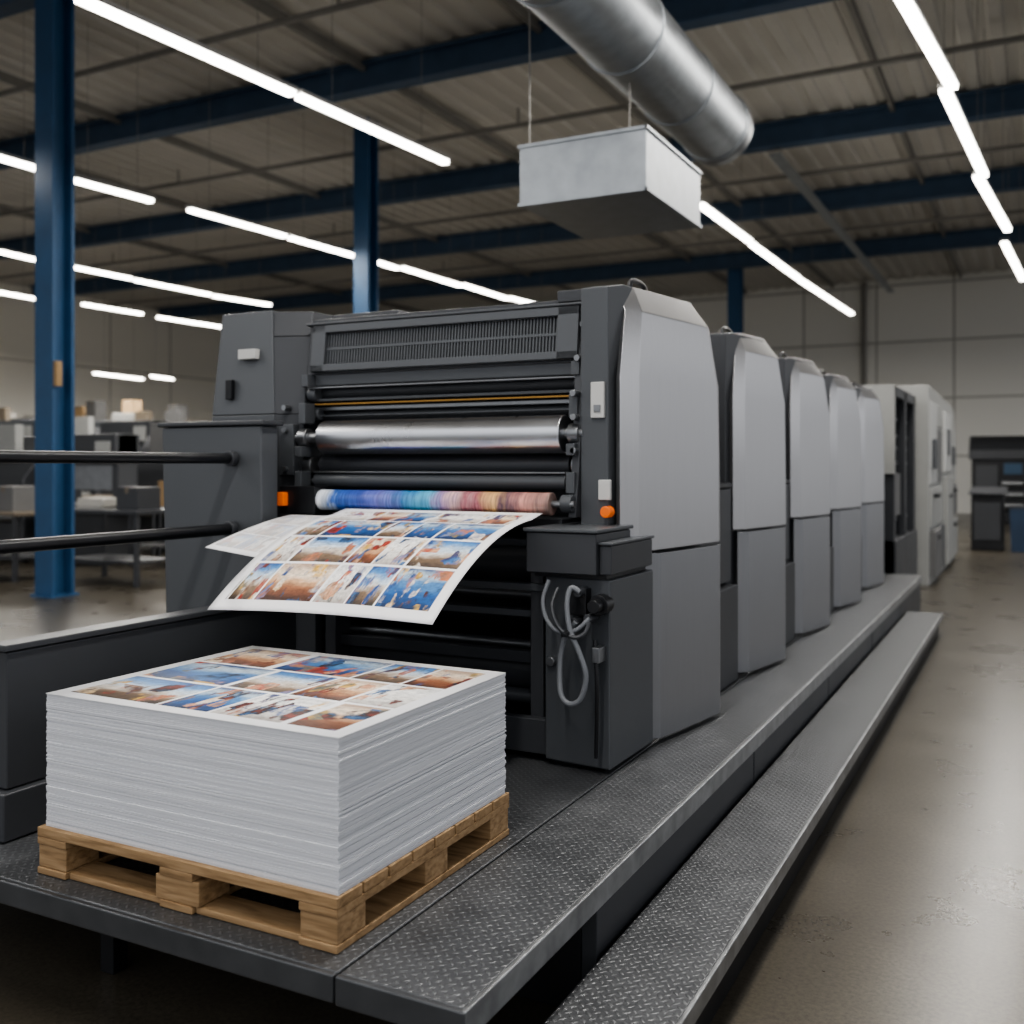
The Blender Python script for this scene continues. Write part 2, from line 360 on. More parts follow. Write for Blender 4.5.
row([(700, 206, 750, 243), (751, 245, 799, 280), (800, 281, 852, 315)], 'row beyond the square duct box', 35)
row([(-55, 144, 42, 172), (70, 181, 153, 203), (188, 211, 286, 238), (289, 239, 357, 258), (376, 263, 398, 270), (402, 269, 461, 287), (463, 286, 508, 300), (510, 299, 549, 309)], 'row passing behind the blue columns', 35)
row([(-40, 244, 40, 262), (66, 267, 132, 280), (134, 281, 211, 296), (213, 297, 271, 306)], 'second row in from the left wall', 54)
row([(-30, 288, 36, 300), (82, 305, 143, 315), (157, 318, 222, 328)], 'row closest to the left wall', 76)
fixture(P(94, 374, 4.3), P(143, 380, 4.3), 'low hung tube light over the far benches, longer of two', 55)
fixture(P(151, 377, 4.3), P(173, 380, 4.3), 'low hung tube light over the far benches, shorter of two', 55)
for a, b, lb in ((( -7.5, .4), (-7.3, 3.2), 'added unseen tube light overhead left of the camera'), ((-1.35, 3.6), (-1.1, 7.4), 'added unseen tube light overhead in front of the camera'), ((-1.6, -.6), (-1.4, 3.2), 'added unseen tube light overhead above the pallet end')):
    fixture((*a, 5.5), (*b, 5.5), lb, 36)  # fixtures added out of view to light the paper stack and near scene

# ------------------------------------------------------------------ ducts
r = thing('ventilation_pipe', 'round galvanised ventilation pipe running under the roof', 'duct', (-2.82, 7, 4.9))
build(MB().cyl((-2.82, 2.5, 4.93), (-2.82, 9.9, 4.93), .335, 48), 'pipe', M['galv'], r, bevel=.01)
for y in (3.4, 4.7, 6.0, 7.3, 8.6, 9.75):
    build(MB().cyl((-2.82, y-.03, 4.93), (-2.82, y+.03, 4.93), .348, 48), 'joint_ring', M['galv'], r, bevel=.008)
build(MB().cyl((-2.82, 9.78, 4.93), (-2.82, 9.93, 4.93), .355, 48), 'end_flange', M['steel'], r, bevel=.01)
for y in (4.0, 8.0): build(MB().cyl((-2.82, y, 5.24), (-2.82, y, 7.8), .008, 8), 'hanger', M['purlin'], r, bevel=0)
r = thing('duct_box', 'square galvanised duct box hanging on thin rods above the press', 'duct', (-2.735, 6.9, 3.4))
build(MB().box(-3.2, -2.27, 6.3, 7.5, 3.4, 3.82), 'box_shell', M['galv'], r, bevel=.006)
mb = MB()
for z in (3.395, 3.80):
    mb.box(-3.21, -2.26, 6.29, 6.31, z, z+.025).box(-2.28, -2.258, 6.29, 7.51, z, z+.025)
build(mb, 'edge_flange', M['galv'], r, bevel=.002)
build(MB().cyl((-2.82, 7.45, 3.82), (-2.82, 7.45, 4.58), .005, 8), 'hanger', M['purlin'], r, bevel=0)
tag(build(MB().cyl((-3.195, 6.45, 3.828), (-3.195, 6.45, 7.8), .006, 8), 'hanger_rod', M['purlin'], loc=(-3.195, 6.45, 3.828), bevel=0), 'thin rod holding the duct box at its near left corner', 'rod')

# ------------------------------------------------------------------ platform and step
r = thing('press_platform', 'dark tread plate platform carrying the press and pallet', 'platform', (-2.5, 6.5, 0))
build(box(-3.95, -1.472, 1.945, 11.9, .335, .399), 'deck_plate', M['tread'], r, bevel=.006)
build(box(-1.466, -1.125, 1.945, 11.9, .335, .399), 'tread_plate', M['tread'], r, bevel=.006)
build(box(-3.95, -1.472, 1.928, 1.946, .33, .398), 'front_edge', M['edge'], r, bevel=.005)
build(box(-1.466, -1.114, 1.926, 1.946, .328, .399), 'front_edge', M['edge'], r, bevel=.005)
build(box(-1.126, -1.112, 1.93, 11.9, .328, .4), 'edge_trim', M['trim'], r, bevel=.004)
build(box(-3.9, -1.4, 2.75, 11.85, .0, .335), 'understructure', M['black'], r)
mb = MB()
for i in range(5): mb.box(-1.18, -1.13, 2.72+i*1.84, 2.72+i*1.84+1.825, .02, .333)
build(mb, 'skirt', M['dark2'], r)
build(box(-1.4, -1.18, 2.72, 2.76, 0, .335), 'skirt_end', M['black'], r)
for x in (-1.43, -2.6, -3.7): build(box(x-.03, x+.03, 2.25, 2.31, 0, .335), 'leg', M['black'], r)
r = thing('platform_step', 'long low tread plate step beside the walkway floor', 'step', (-.96, 6, 0))
build(box(-1.115, -.81, 1.5, 10.5, .135, .185), 'tread_plate', M['tread'], r, bevel=.006)
build(box(-.812, -.798, 1.5, 10.5, .13, .187), 'edge_trim', M['trim'], r, bevel=.004)
build(box(-1.10, -.83, 1.55, 10.45, 0, .135), 'riser', M['black'], r)

# ------------------------------------------------------------------ pallet and paper
r = thing('wooden_pallet', 'pale wooden pallet under the paper stack on the platform edge', 'pallet', (-2.07, 2.48, .4))
X0, X1, Y0, Y1 = -2.612, -1.522, 2.01, 2.925
for i, x in enumerate((X0, -2.14, X1-.12)):
    for y in (Y0+.004, 2.42, Y1-.124):
        build(box(x+.002, x+(.16 if i == 1 else .118), y, y+.12, .42, .487), 'block', M['wood'], r, bevel=.004)
for x in (X0, -2.12, X1-.12):
    build(box(x, x+.12, Y0, Y1, .4, .42), 'bottom_board', M['wood'], r, bevel=.003)
    build(box(x, x+.12, Y0, Y1, .487, .509), 'stringer_board', M['wood'], r, bevel=.003)
for y in (Y0+.012, Y1-.112):
    for xa, xb in ((X0+.122, -2.122), (-1.998, X1-.122)): build(box(xa, xb, y, y+.1, .4, .419), 'bottom_board', M['wood'], r, bevel=.003)
n = 8
for i in range(n):
    y = Y0+i*(Y1-Y0-.108)/(n-1)
    build(box(X0, X1, y, y+.108, .509, .537), 'deck_board', M['wood'], r, bevel=.003)
r = thing('paper_stack', 'tall stack of white paper with printed top sheet on the pallet', 'paper stack', (-2.07, 2.48, .5375))
mb = MB(); z = .5375; nl = 72; dz = .388/nl
for i in range(nl):
    j = lambda: random.uniform(-.0018, .0018)
    ox, oy = j(), j()
    mb.box(-2.594+ox, -1.53+ox+j(), 2.028+oy, 2.912+oy+j(), z, z+dz*random.uniform(.76, .88)); z += dz
mb.box(-2.58, -1.544, 2.042, 2.898, .5375, z-.002)
build(mb, 'sheet_pile', M['edges'], r, bevel=0)
def grid(fn, nu, nv):
    bm = bmesh.new(); uvl = bm.loops.layers.uv.new('UVMap'); V = [[bm.verts.new(fn(i/nu, j/nv)) for j in range(nv+1)] for i in range(nu+1)]
    for i in range(nu):
        for j in range(nv):
            f = bm.faces.new((V[i][j], V[i+1][j], V[i+1][j+1], V[i][j+1]))
            for lp, (a, b) in zip(f.loops, ((i, j), (i+1, j), (i+1, j+1), (i, j+1))): lp[uvl].uv = (a/nu, b/nv)
    mb = MB.__new__(MB); mb.bm = bm; return mb
def sheet(fn, nu, nv, name, mat, parent=None, loc=(0, 0, 0)):
    o = build(grid(fn, nu, nv), name, mat, parent, loc, bevel=0, recalc=False)
    s = o.modifiers.new('thick', 'SOLIDIFY'); s.thickness = .0012; s.offset = 1
    return o
zt = z+.0005
sheet(lambda a, b: (-2.596+a*1.067, 2.026+b*.888, zt), 2, 2, 'top_sheet', M['print2'], r)
# flying sheets
def fly1(a, b):
    t = 1-b
    y = 3.778-.858*t+.02*a*t; x = -2.81+1.0*a-.015*t
    z = 1.4-.02*min(1, t/.12)-.335*t**2.1+.012*math.sin(a*math.pi)*t+.012*a*t
    return (x, y, z)
tag(sheet(fly1, 30, 50, 'printed_sheet', M['print1'], loc=(-2.3, 3.3, 1.05)), 'curved colour printed sheet drooping out of the press, in front', 'printed sheet')
def fly2(a, b):
    t = 1-b
    return (-3.1+.275*a, 3.75-.56*t, 1.366-.112*t**1.4-.03*a*t)
tag(sheet(fly2, 16, 16, 'printed_sheet', M['print3'], loc=(-2.95, 3.5, 1.25)), 'pale printed sheet partly hidden behind the drooping colour sheet', 'printed sheet')

# ------------------------------------------------------------------ flat side covers with chamfered edges
AS = [0, .085, .3, .55, .8, .955, 1]
def cover(x0, sl, y0, z0, z1, lf, rt, name, mat, parent, zs=None):
    top = zs is not None
    zs = zs or [z0, z0+.3, z0+.55, z1]
    nz_ = len(zs)-1; na_ = len(AS)-1
    def fn(a, b):
        z = zs[round(b*nz_)]; aa = AS[round(a*na_)]; q = lf(z)+(rt(z)-lf(z))*aa
        off = -.045 if aa == 0 else (-.012 if aa == 1 else .005*math.sin(math.pi*(aa-.085)/.87))
        tap = .03*max(0, (z-1.97)/.28) if top else 0
        if top and z > 2.3: tap += .045
        return (x0+sl*q+off-tap, y0+q, z)
    return build(grid(fn, na_, nz_), name, mat, parent, bevel=.0035, recalc=False, solid=.035, sharp=16)
def lfun(base):
    def f(z): return base if z <= 1.97 else base+.13*(z-1.97)/.395
    return f
def rfun(z):
    if z <= 1.9: return .85-.01*(z-1.235)/.665
    if z <= 2.24: return .84-.04*(z-1.9)/.34
    return .80-.08*(z-2.24)/.125
ZU = [1.235, 1.6, 1.97, 2.25, 2.365]
# ------------------------------------------------------------------ delivery unit
D = thing('press_delivery_unit', 'open charcoal delivery end of the printing press with steel rollers', 'printing press', (-2.55, 4.3, .4))
build(box(-3.3, -1.7, 4.4, 4.78, .402, 2.28), 'back_panel', M['dark2'], D)
mb = MB().loft([(-3.745, 3.9, .402), (-3.335, 3.9, .402), (-3.335, 4.76, .402), (-3.745, 4.76, .402)], [(-3.745, 3.9, 1.85), (-3.335, 3.9, 1.85), (-3.335, 4.76, 1.85), (-3.745, 4.76, 1.85)])
mb.loft([(-3.745, 3.9, 1.851), (-3.335, 3.9, 1.851), (-3.335, 4.76, 1.851), (-3.745, 4.76, 1.851)], [(-3.73, 3.96, 2.375), (-3.40, 3.96, 2.375), (-3.40, 4.76, 2.375), (-3.73, 4.76, 2.375)])
lh = build(mb, 'side_housing', M['dark'], D, bevel=.006)
build(box(-3.57, -3.46, 3.9, 3.94, 2.13, 2.18), 'name_plate', M['plate'], lh, bevel=.003)
build(box(-3.64, -3.6, 3.885, 3.915, 1.93, 2.03), 'latch', M['black'], lh)
mb = MB().loft([(-3.333, 3.9, 1.3), (-3.2, 3.96, 1.3), (-3.2, 4.7, 1.3), (-3.333, 4.7, 1.3)], [(-3.333, 3.9, 1.85), (-3.2, 3.96, 1.85), (-3.2, 4.7, 1.85), (-3.333, 4.7, 1.85)])
mb.loft([(-3.333, 3.9, 1.851), (-3.2, 3.96, 1.851), (-3.2, 4.7, 1.851), (-3.333, 4.7, 1.851)], [(-3.383, 3.95, 2.24), (-3.2, 4.01, 2.24), (-3.2, 4.7, 2.24), (-3.383, 4.7, 2.24)])
mb.loft([(-3.383, 3.95, 2.241), (-3.2, 4.01, 2.241), (-3.2, 4.7, 2.241), (-3.383, 4.7, 2.241)], [(-3.398, 3.97, 2.37), (-3.22, 4.06, 2.37), (-3.22, 4.7, 2.37), (-3.398, 4.7, 2.37)])
ic = build(mb, 'inner_cheek', M['dark2'], D, bevel=.004)
build(box(-3.31, -3.22, 3.905, 3.95, 1.55, 1.8), 'cheek_plate', M['dark'], ic)
for z in (1.58, 1.77, 1.88): build(MB().cyl((-3.265, 3.885, z), (-3.265, 3.93, z), .014, 10), 'bolt', M['steel'], ic, bevel=0)
lb = build(MB().loft([(-3.74, 3.6, .402), (-3.14, 3.6, .402), (-3.14, 3.7, .402), (-3.74, 3.7, .402)], [(-3.76, 3.58, 1.78), (-3.14, 3.58, 1.78), (-3.14, 3.7, 1.78), (-3.76, 3.7, 1.78)]).box(-3.74, -3.33, 3.7, 3.9, .402, 1.78), 'side_box', M['dark'], D, bevel=.01)
build(box(-3.78, -3.12, 3.57, 3.72, 1.782, 1.805), 'box_lid', M['dark2'], lb, bevel=.006)
build(box(-3.2, -2.99, 3.78, 3.9, 1.37, 1.5), 'lamp_bracket', M['black'], D)
p = Q(280, 499, 3.76)
build(box(p.x-.03, p.x+.03, 3.745, 3.785, p.z-.032, p.z+.032), 'signal_lamp', M['orange'], D)
SL = .175
frame = [(0, 1.2), (0, 2.34), (.12, 2.365), (.7, 2.355), (.79, 2.2), (.83, 1.9), (.83, 1.2)]
rf = build(MB().slant(frame, -1.575, SL, 3.91, back=-1.7), 'side_frame', M['dark'], D, bevel=.006)
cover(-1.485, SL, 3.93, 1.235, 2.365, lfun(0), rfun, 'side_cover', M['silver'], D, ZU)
cover(-1.485, SL, 3.93, .42, 1.222, lambda z: .2, lambda z: .85, 'lower_side_cover', M['silver_shaded'], D)
build(box(-1.75, -1.54, 4.17, 4.75, .402, 1.25), 'lower_frame', M['dark2'], D)
p = Q(598, 400, 3.905); a = build(box(p.x-.03, p.x+.03, 3.895, 3.915, p.z-.075, p.z+.075), 'instruction_plate', M['plate'], rf, bevel=.004)
build(box(p.x-.015, p.x+.015, 3.89, 3.896, p.z-.05, p.z-.02), 'plate_button', M['steel'], rf, bevel=.002)
p = Q(605, 490, 3.905); build(box(p.x-.027, p.x+.027, 3.895, 3.915, p.z-.042, p.z+.042), 'instruction_plate', M['plate'], rf, bevel=.004)
p = Q(607, 512, 3.88); build(MB().cyl((p.x, 3.86, p.z), (p.x, 3.91, p.z), .024, 20), 'signal_lamp', M['orange'], rf)
def bail(x, y, z, par): build(MB().tube([(x, y-.1, z), (x, y-.095, z+.04), (x, y-.05, z+.058), (x, y+.05, z+.058), (x, y+.095, z+.04), (x, y+.1, z)], .012), 'lifting_handle', M['black'], par, bevel=0)
bail(-1.59, 4.3, 2.36, D)
# top cover with grille (slightly tilted plane)
o0 = Vector((0, 3.97, 2.04)); uv_ = Vector((0, .03, .26)).normalized(); nv_ = Vector((0, -.26, .03)).normalized()
def tb(mb, x0, x1, a0, a1, n0, n1):
    def g(x, a, n): return Vector((x, 0, 0))+o0+uv_*a+nv_*n
    return mb.loft([g(x0, a0, n0), g(x1, a0, n0), g(x1, a1, n0), g(x0, a1, n0)], [g(x0, a0, n1), g(x1, a0, n1), g(x1, a1, n1), g(x0, a1, n1)])
tc = build(tb(MB(), -3.19, -1.71, 0, .25, -.1, 0), 'top_cover', M['dark2'], D, bevel=.006)
mb = MB(); tb(mb, -3.15, -3.07, .01, .24, 0, .03); tb(mb, -1.83, -1.73, .01, .24, 0, .03); tb(mb, -3.15, -1.73, .01, .045, 0, .03); tb(mb, -3.15, -1.73, .2, .24, 0, .03)
build(mb, 'vent_surround', M['dark'], tc)
build(tb(MB(), -3.07, -1.83, .045, .2, .001, .003), 'vent_recess', M['black'], tc, bevel=0)
mb = MB()
for i in range(78):
    x = -3.062+i*1.224/77; tb(mb, x-.004, x+.004, .045, .2, .003, .011)
tb(mb, -3.07, -1.83, .117, .129, .003, .013)
build(mb, 'vent_grille', M['dark'], tc, bevel=0)
build(tb(MB(), -3.19, -1.71, .241, .253, 0, .035), 'cover_lip', M['dark'], tc)
build(box(-3.2, -1.7, 4.02, 4.75, 2.285, 2.32), 'top_beam', M['dark2'], D, bevel=.01)
build(box(-3.15, -2.75, 4.12, 4.5, 2.32, 2.355), 'top_block', M['dark2'], D, bevel=.008)
build(box(-1.86, -1.7, 4.02, 4.5, 2.2, 2.36), 'top_block', M['dark2'], D, bevel=.008)
build(MB().cyl((-2.75, 4.2, 2.335), (-1.86, 4.2, 2.335), .01, 12), 'top_rail', M['steel'], D)
build(box(-3.2, -1.7, 3.98, 4.15, 1.985, 2.05), 'cross_beam', M['dark'], D, bevel=.008)
def roller(name, x0, x1, y, z, rad, mat, seg=40, shaft=True):
    o = build(MB().cyl((x0, y, z), (x1, y, z), rad, seg), name, M[mat], D, bevel=.004)
    if shaft: build(MB().cyl((-3.21, y, z), (-1.69, y, z), rad*.32, 16), 'shaft', M['steel'], o, bevel=0)
    return o
roller('dark_roller', -3.16, -1.74, 4.06, 1.955, .034, 'dark2')
roller('dark_roller', -3.16, -1.74, 4.1, 1.845, .045, 'dark2')
build(box(-3.18, -1.72, 3.99, 4.01, 1.893, 1.901), 'brass_strip', M['brass'], D, bevel=.001)
build(box(-3.18, -1.72, 4.02, 4.05, 1.868, 1.886), 'cross_bar', M['steel'], D, bevel=.002)
build(box(-3.18, -1.72, 4.0, 4.03, 1.912, 1.926), 'cross_bar', M['dark'], D, bevel=.002)
build(box(-3.18, -1.72, 3.96, 3.98, 1.972, 1.98), 'cross_bar', M['steel'], D, bevel=.002)
build(box(-3.18, -1.72, 4.02, 4.04, 1.838, 1.846), 'cross_bar', M['dark'], D, bevel=.002)
roller('chrome_roller', -3.045, -1.775, 3.93, 1.732, .08, 'chrome', 64)
roller('dark_roller', -3.12, -1.78, 4.02, 1.60, .05, 'dark2')
roller('steel_roller', -3.12, -1.78, 4.1, 1.655, .03, 'steel')
roller('dark_roller', -3.12, -1.78, 3.96, 1.525, .034, 'dark')
build(box(-3.12, -1.78, 3.93, 3.95, 1.562, 1.57), 'cross_bar', M['steel'], D, bevel=.002)
roller('inked_cylinder', -2.99, -1.79, 3.83, 1.437, .048, 'ink', 48)
build(box(-3.0, -1.78, 3.9, 4.3, 1.33, 1.372), 'guide_plate', M['dark2'], D)
for x in (-1.735, -3.17):
    for y, z, q in ((3.93, 1.732, .045), (4.0, 1.95, .035), (3.97, 1.6, .04), (3.85, 1.44, .036), (4.02, 1.85, .03)):
        build(MB().cyl((x-.02, y, z), (x+.03, y, z), q, 18), 'bearing', M['steel'] if z in (1.732, 1.6) else M['dark'], D)
    for y, za, zb in ((3.9, 1.48, 1.57), (3.93, 1.8, 1.9), (3.95, 1.98, 2.04), (3.9, 1.64, 1.69)):
        build(box(x-.015, x+.025, y-.03, y+.05, za, zb), 'bracket', M['dark'], D)
build(MB().px([(3.86, 1.38), (4.3, 1.38), (4.3, 2.3), (4.05, 2.3), (3.93, 2.0), (3.9, 1.6)], -1.735, -1.7), 'inner_cheek', M['dark2'], D, bevel=.004)
for z in (1.66, 1.8, 1.9, 2.05, 2.2): build(MB().cyl((-1.718, 3.93+max(0, z-1.95)*.4-.06, z), (-1.718, 3.93+max(0, z-1.95)*.4, z), .014, 12), 'bolt', M['steel'], D, bevel=.002)
# lower cavity packed with dark rollers and bars
build(MB().box(-3.3, -1.76, 3.95, 4.4, .402, .43), 'sump', M['black'], D)
build(box(-3.1, -1.76, 4.2, 4.25, .45, 1.3), 'inner_panel', M['dark2'], D)
for y, z, h, m in ((3.72, 1.1, .03, 'dark'), (3.76, .985, .03, 'dark'), (3.78, .8, .05, 'dark2'), (3.7, .5, .14, 'dark2'), (3.75, 1.28, .03, 'dark')):
    build(box(-3.14, -1.74, y, y+.05, z-h/2, z+h/2), 'cross_bar', M[m], D)
for y, z, q, m in ((3.98, 1.17, .09, 'dark2'), (4.0, .96, .1, 'black'), (3.95, .72, .1, 'dark2'), (3.88, 1.05, .022, 'steel'), (3.86, .84, .02, 'steel'), (3.86, .62, .03, 'dark')):
    build(MB().cyl((-3.14, y, z), (-1.74, y, z), q, 28), 'lower_roller', M[m], D)
build(box(-3.14, -2.93, 3.71, 4.3, .402, 1.3), 'cavity_cheek', M['dark2'], D)
for x in (-2.87, -1.82): build(box(x-.03, x+.03, 3.74, 3.86, .45, 1.3), 'bearing_plate', M['dark2'], D)
# terminal block on the right
tbx = build(MB().loft([(-1.755, 3.68, .42), (-1.462, 3.65, .42), (-1.452, 4.12, .42), (-1.755, 4.12, .42)], [(-1.755, 3.68, 1.155), (-1.462, 3.65, 1.155), (-1.452, 4.12, 1.155), (-1.755, 4.12, 1.155)]), 'terminal_box', M['dark'], D, bevel=.008)
build(box(-1.73, -1.5, 3.70, 4.1, .402, .42), 'box_foot', M['black'], tbx)
hd = build(box(-1.80, -1.5, 3.6, 4.1, 1.175, 1.335).box(-1.5, -1.45, 3.63, 4.1, 1.175, 1.29), 'terminal_head', M['dark2'], D, bevel=.006)
build(box(-1.81, -1.49, 3.59, 4.1, 1.337, 1.352), 'head_lid', M['dark'], hd, bevel=.004)
build(box(-1.505, -1.44, 3.62, 4.1, 1.291, 1.302), 'head_lid', M['dark'], hd, bevel=.003)
build(box(-1.79, -1.48, 3.66, 4.1, 1.155, 1.175), 'head_seam', M['black'], hd, bevel=0)
p = Q(600, 605, 3.62); build(MB().cyl((p.x, 3.60, p.z), (p.x, 3.67, p.z), .04, 20).cyl((p.x, 3.55, p.z), (p.x, 3.6, p.z), .026, 16), 'socket', M['black'], tbx, bevel=.003)
p = Q(580, 600, 3.62); build(box(p.x-.05, p.x+.03, 3.61, 3.68, p.z-.06, p.z+.045), 'junction_box', M['black'], tbx)
for u, v in ((580, 592), (590, 618), (576, 622)):
    p = Q(u, v, 3.6); build(MB().cyl((p.x, 3.575, p.z), (p.x, 3.66, p.z), .018, 14), 'connector', M['dark2'], tbx, bevel=.002)
build(MB().tube([Q(*q) for q in ((549, 580, 3.585), (543, 600, 3.57), (547, 620, 3.56), (560, 632, 3.555), (576, 630, 3.56), (590, 618, 3.575))], .0085), 'hose', M['hose'], D, bevel=0)
build(MB().tube([Q(*q) for q in ((580, 592, 3.575), (571, 588, 3.565), (567, 604, 3.55), (570, 630, 3.545), (579, 652, 3.555), (586, 676, 3.565), (581, 698, 3.57), (570, 704, 3.57), (561, 694, 3.58), (560, 666, 3.6), (564, 640, 3.6), (576, 622, 3.575))], .0105), 'hose', M['hose'], D, bevel=0)
build(MB().tube([Q(*q) for q in ((558, 588, 3.6), (552, 606, 3.56), (558, 626, 3.54), (572, 637, 3.54), (584, 634, 3.555), (589, 622, 3.575))], .0085), 'hose', M['dark2'], D, bevel=0)
build(box(Q(566, 634, 3.54).x-.018, Q(566, 634, 3.54).x+.018, 3.53, 3.57, Q(566, 634, 3.54).z-.012, Q(566, 634, 3.54).z+.012), 'hose_clip', M['black'], tbx)
build(MB().tube([Q(595, 640, 3.62), Q(597, 690, 3.6), Q(596, 758, 3.62)], .008), 'lever', M['black'], tbx, bevel=0)
p = Q(597, 655, 3.6); build(box(p.x-.016, p.x+.016, 3.585, 3.66, p.z-.03, p.z+.03), 'lever_clamp', M['steel'], tbx)
p = Q(548, 660, 3.68); build(MB().cyl((p.x+.02, 3.655, p.z), (p.x+.02, 3.69, p.z), .02, 14), 'knob', M['steel'], tbx)

# ------------------------------------------------------------------ printing units
def unit():
    y0 = 5.46; s0 = .18
    U = thing('printing_unit', '', 'printing press', (-2.55, 5.9, .4), 'printing units behind the delivery end')
    build(box(-3.72, -1.72, y0+s0+.03, y0+.78, .402, 2.28), 'body', M['dark2'], U, bevel=.02)
    build(box(-3.6, -1.8, y0-.64, y0+s0+.03, .402, 2.0), 'linking_body', M['black'], U)
    fr = [(s0-.02, .402), (s0-.02, 2.34), (s0+.08, 2.355), (.68, 2.35), (.77, 2.2), (.81, 1.9), (.81, .402)]
    build(MB().slant(fr, -1.58, SL, y0-.01, back=-1.76), 'side_frame', M['dark2'], U, bevel=.006)
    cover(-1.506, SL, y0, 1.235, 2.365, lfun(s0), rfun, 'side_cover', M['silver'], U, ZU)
    cover(-1.506, SL, y0, .42, 1.222, lambda z: s0+.06, lambda z: .84, 'lower_side_cover', M['silver_shaded'], U)
    build(box(-1.79, -1.52, y0-.62, y0+s0-.03, .95, 1.47), 'upper_step_box', M['dark2'], U, bevel=.008)
    build(box(-1.79, -1.48, y0-.62, y0+s0-.03, .405, .935), 'lower_step_box', M['dark2'], U, bevel=.008)
    build(box(-1.78, -1.51, y0-.6, y0+s0-.05, 1.475, 1.5), 'step_lid', M['black'], U, bevel=.004)
    bail(-1.62, y0+.42, 2.34, U)
    build(box(-3.5, -1.9, y0+s0+.05, y0+.7, 2.28, 2.34), 'top_hood', M['black'], U, bevel=.01)
    return U
U0 = unit()
lbs = ['first silver-covered printing unit right behind the delivery end', 'second silver-covered printing unit behind the delivery end', 'third silver-covered printing unit behind the delivery end', 'last silver-covered printing unit, next to the pale feeder']
for k in range(4):
    u = U0 if k == 0 else copy_tree(U0)
    u.location = (-2.55, 5.9+1.5*k, .4); u['label'] = lbs[k]

# ------------------------------------------------------------------ feeder
Fd = thing('press_feeder_unit', 'pale grey feeder cabinets with dark open frame at far end of press', 'printing press', (-2.4, 15, 0))
build(box(-3.6, -1.85, 12.05, 14.4, 0, 2.55), 'core', M['black'], Fd)
mb = MB()
for y in (12.05, 13.1, 14.1): mb.box(-1.75, -1.42, y, y+.16, 0, 2.5)
mb.box(-1.75, -1.42, 12.05, 14.3, 2.38, 2.5).box(-1.85, -1.40, 12.05, 14.3, 0, .75)
build(mb, 'open_frame', M['dark2'], Fd)
build(box(-1.85, -1.47, 12.21, 13.1, 1.0, 1.5), 'frame_panel', M['midgrey'], Fd)
build(box(-1.85, -1.52, 13.3, 14.1, .8, 1.3), 'gear_cover', M['dark'], Fd, bevel=.02)
build(box(-1.75, -1.41, 12.0, 12.05, 1.5, 2.5), 'frame_post', M['offwhite'], Fd)
for z in (.95, 1.62, 1.8, 1.95, 2.15): build(MB().cyl((-1.53, 12.1, z), (-1.53, 14.2, z), .03, 12), 'frame_bar', M['steel'], Fd)
for y, z in ((12.6, 1.9), (13.6, 1.75), (13.65, 2.1)): build(MB().cyl((-1.86, y, z), (-1.58, y, z), .16, 20), 'gear', M['dark'], Fd)
c = build(MB().px([(14.42, 0), (19.2, 0), (19.2, 2.25), (19.12, 2.42), (18.95, 2.54), (18.7, 2.58), (14.42, 2.66)], -3.5, -1.27), 'cabinet', M['offwhite'], Fd, bevel=.012)
xf = -1.27
for ya, yb, za, zb, m, th in ((14.55, 15.5, 1.35, 2.45, 'white', .015), (15.56, 16.4, 1.35, 2.1, 'midgrey', .015), (15.56, 16.4, 2.14, 2.45, 'offwhite', .02), (16.6, 17.7, 1.5, 2.4, 'white', .05), (17.8, 19.0, 1.35, 2.2, 'offwhite', .03)):
    build(box(xf-.005, xf+th, ya, yb, za, zb), 'upper_door', M[m], c, bevel=.006)
for ya, yb, za, zb, m, th in ((14.55, 16.4, .78, 1.28, 'offwhite', .03), (14.55, 15.5, .1, .72, 'midgrey', .08), (15.6, 16.4, .1, .72, 'dark', .05), (16.6, 17.7, .1, 1.42, 'offwhite', .08), (17.8, 19.0, .78, 1.28, 'midgrey', .05), (17.8, 19.0, .1, .72, 'offwhite', .06)):
    build(box(xf-.005, xf+th, ya, yb, za, zb), 'lower_door', M[m], c, bevel=.006)
for ya, yb, za, zb in ((14.75, 15.2, 1.55, 1.95), (16.85, 17.4, 1.75, 2.15), (18.1, 18.6, 1.6, 1.9)):
    build(box(xf+.0, xf+.06, ya, yb, za, zb), 'window', M['dark'], c, bevel=.004)
for ya, z in ((14.8, .6), (14.8, 1.16), (16.9, 1.1), (18.1, 1.16), (18.1, .6)): build(box(xf+.02, xf+.1, ya, ya+.3, z, z+.05), 'handle', M['black'], c, bevel=.004)

# ------------------------------------------------------------------ delivery side panel and guard rails
r = thing('side_panel', 'low charcoal guard panel on the platform left of the paper stack', 'panel', (-2.96, 2.8, .4))
build(box(-3.0, -2.925, 2.14, 3.57, .56, 1.0), 'body', M['dark2'], r, bevel=.006)
build(box(-3.01, -2.915, 2.125, 3.57, 1.002, 1.025), 'top_lid', M['dark2'], r, bevel=.005)
build(box(-3.06, -2.90, 2.11, 3.57, .402, .557), 'plinth', M['dark2'], r, bevel=.008)
r = thing('guard_rail', 'pair of dark horizontal guard rail tubes left of the press', 'rail', (-3.3, 1.2, 0))
for z, rr in ((1.63, .024), (1.305, .026)):
    rl = build(MB().cyl((-3.3, .6, z), (-3.3, 3.575, z), rr, 20), 'rail_tube', M['black'], r, bevel=0)
    build(MB().cyl((-3.3, 3.54, z), (-3.3, 3.575, z), .036, 20), 'rail_flange', M['dark2'], rl)
build(MB().cyl((-3.3, .62, 0), (-3.3, .62, 1.66), .028, 16), 'post', M['black'], r, bevel=0)
build(MB().cyl((-3.3, .62, 0), (-3.3, .62, .02), .08, 16), 'post_foot', M['black'], r, bevel=0)

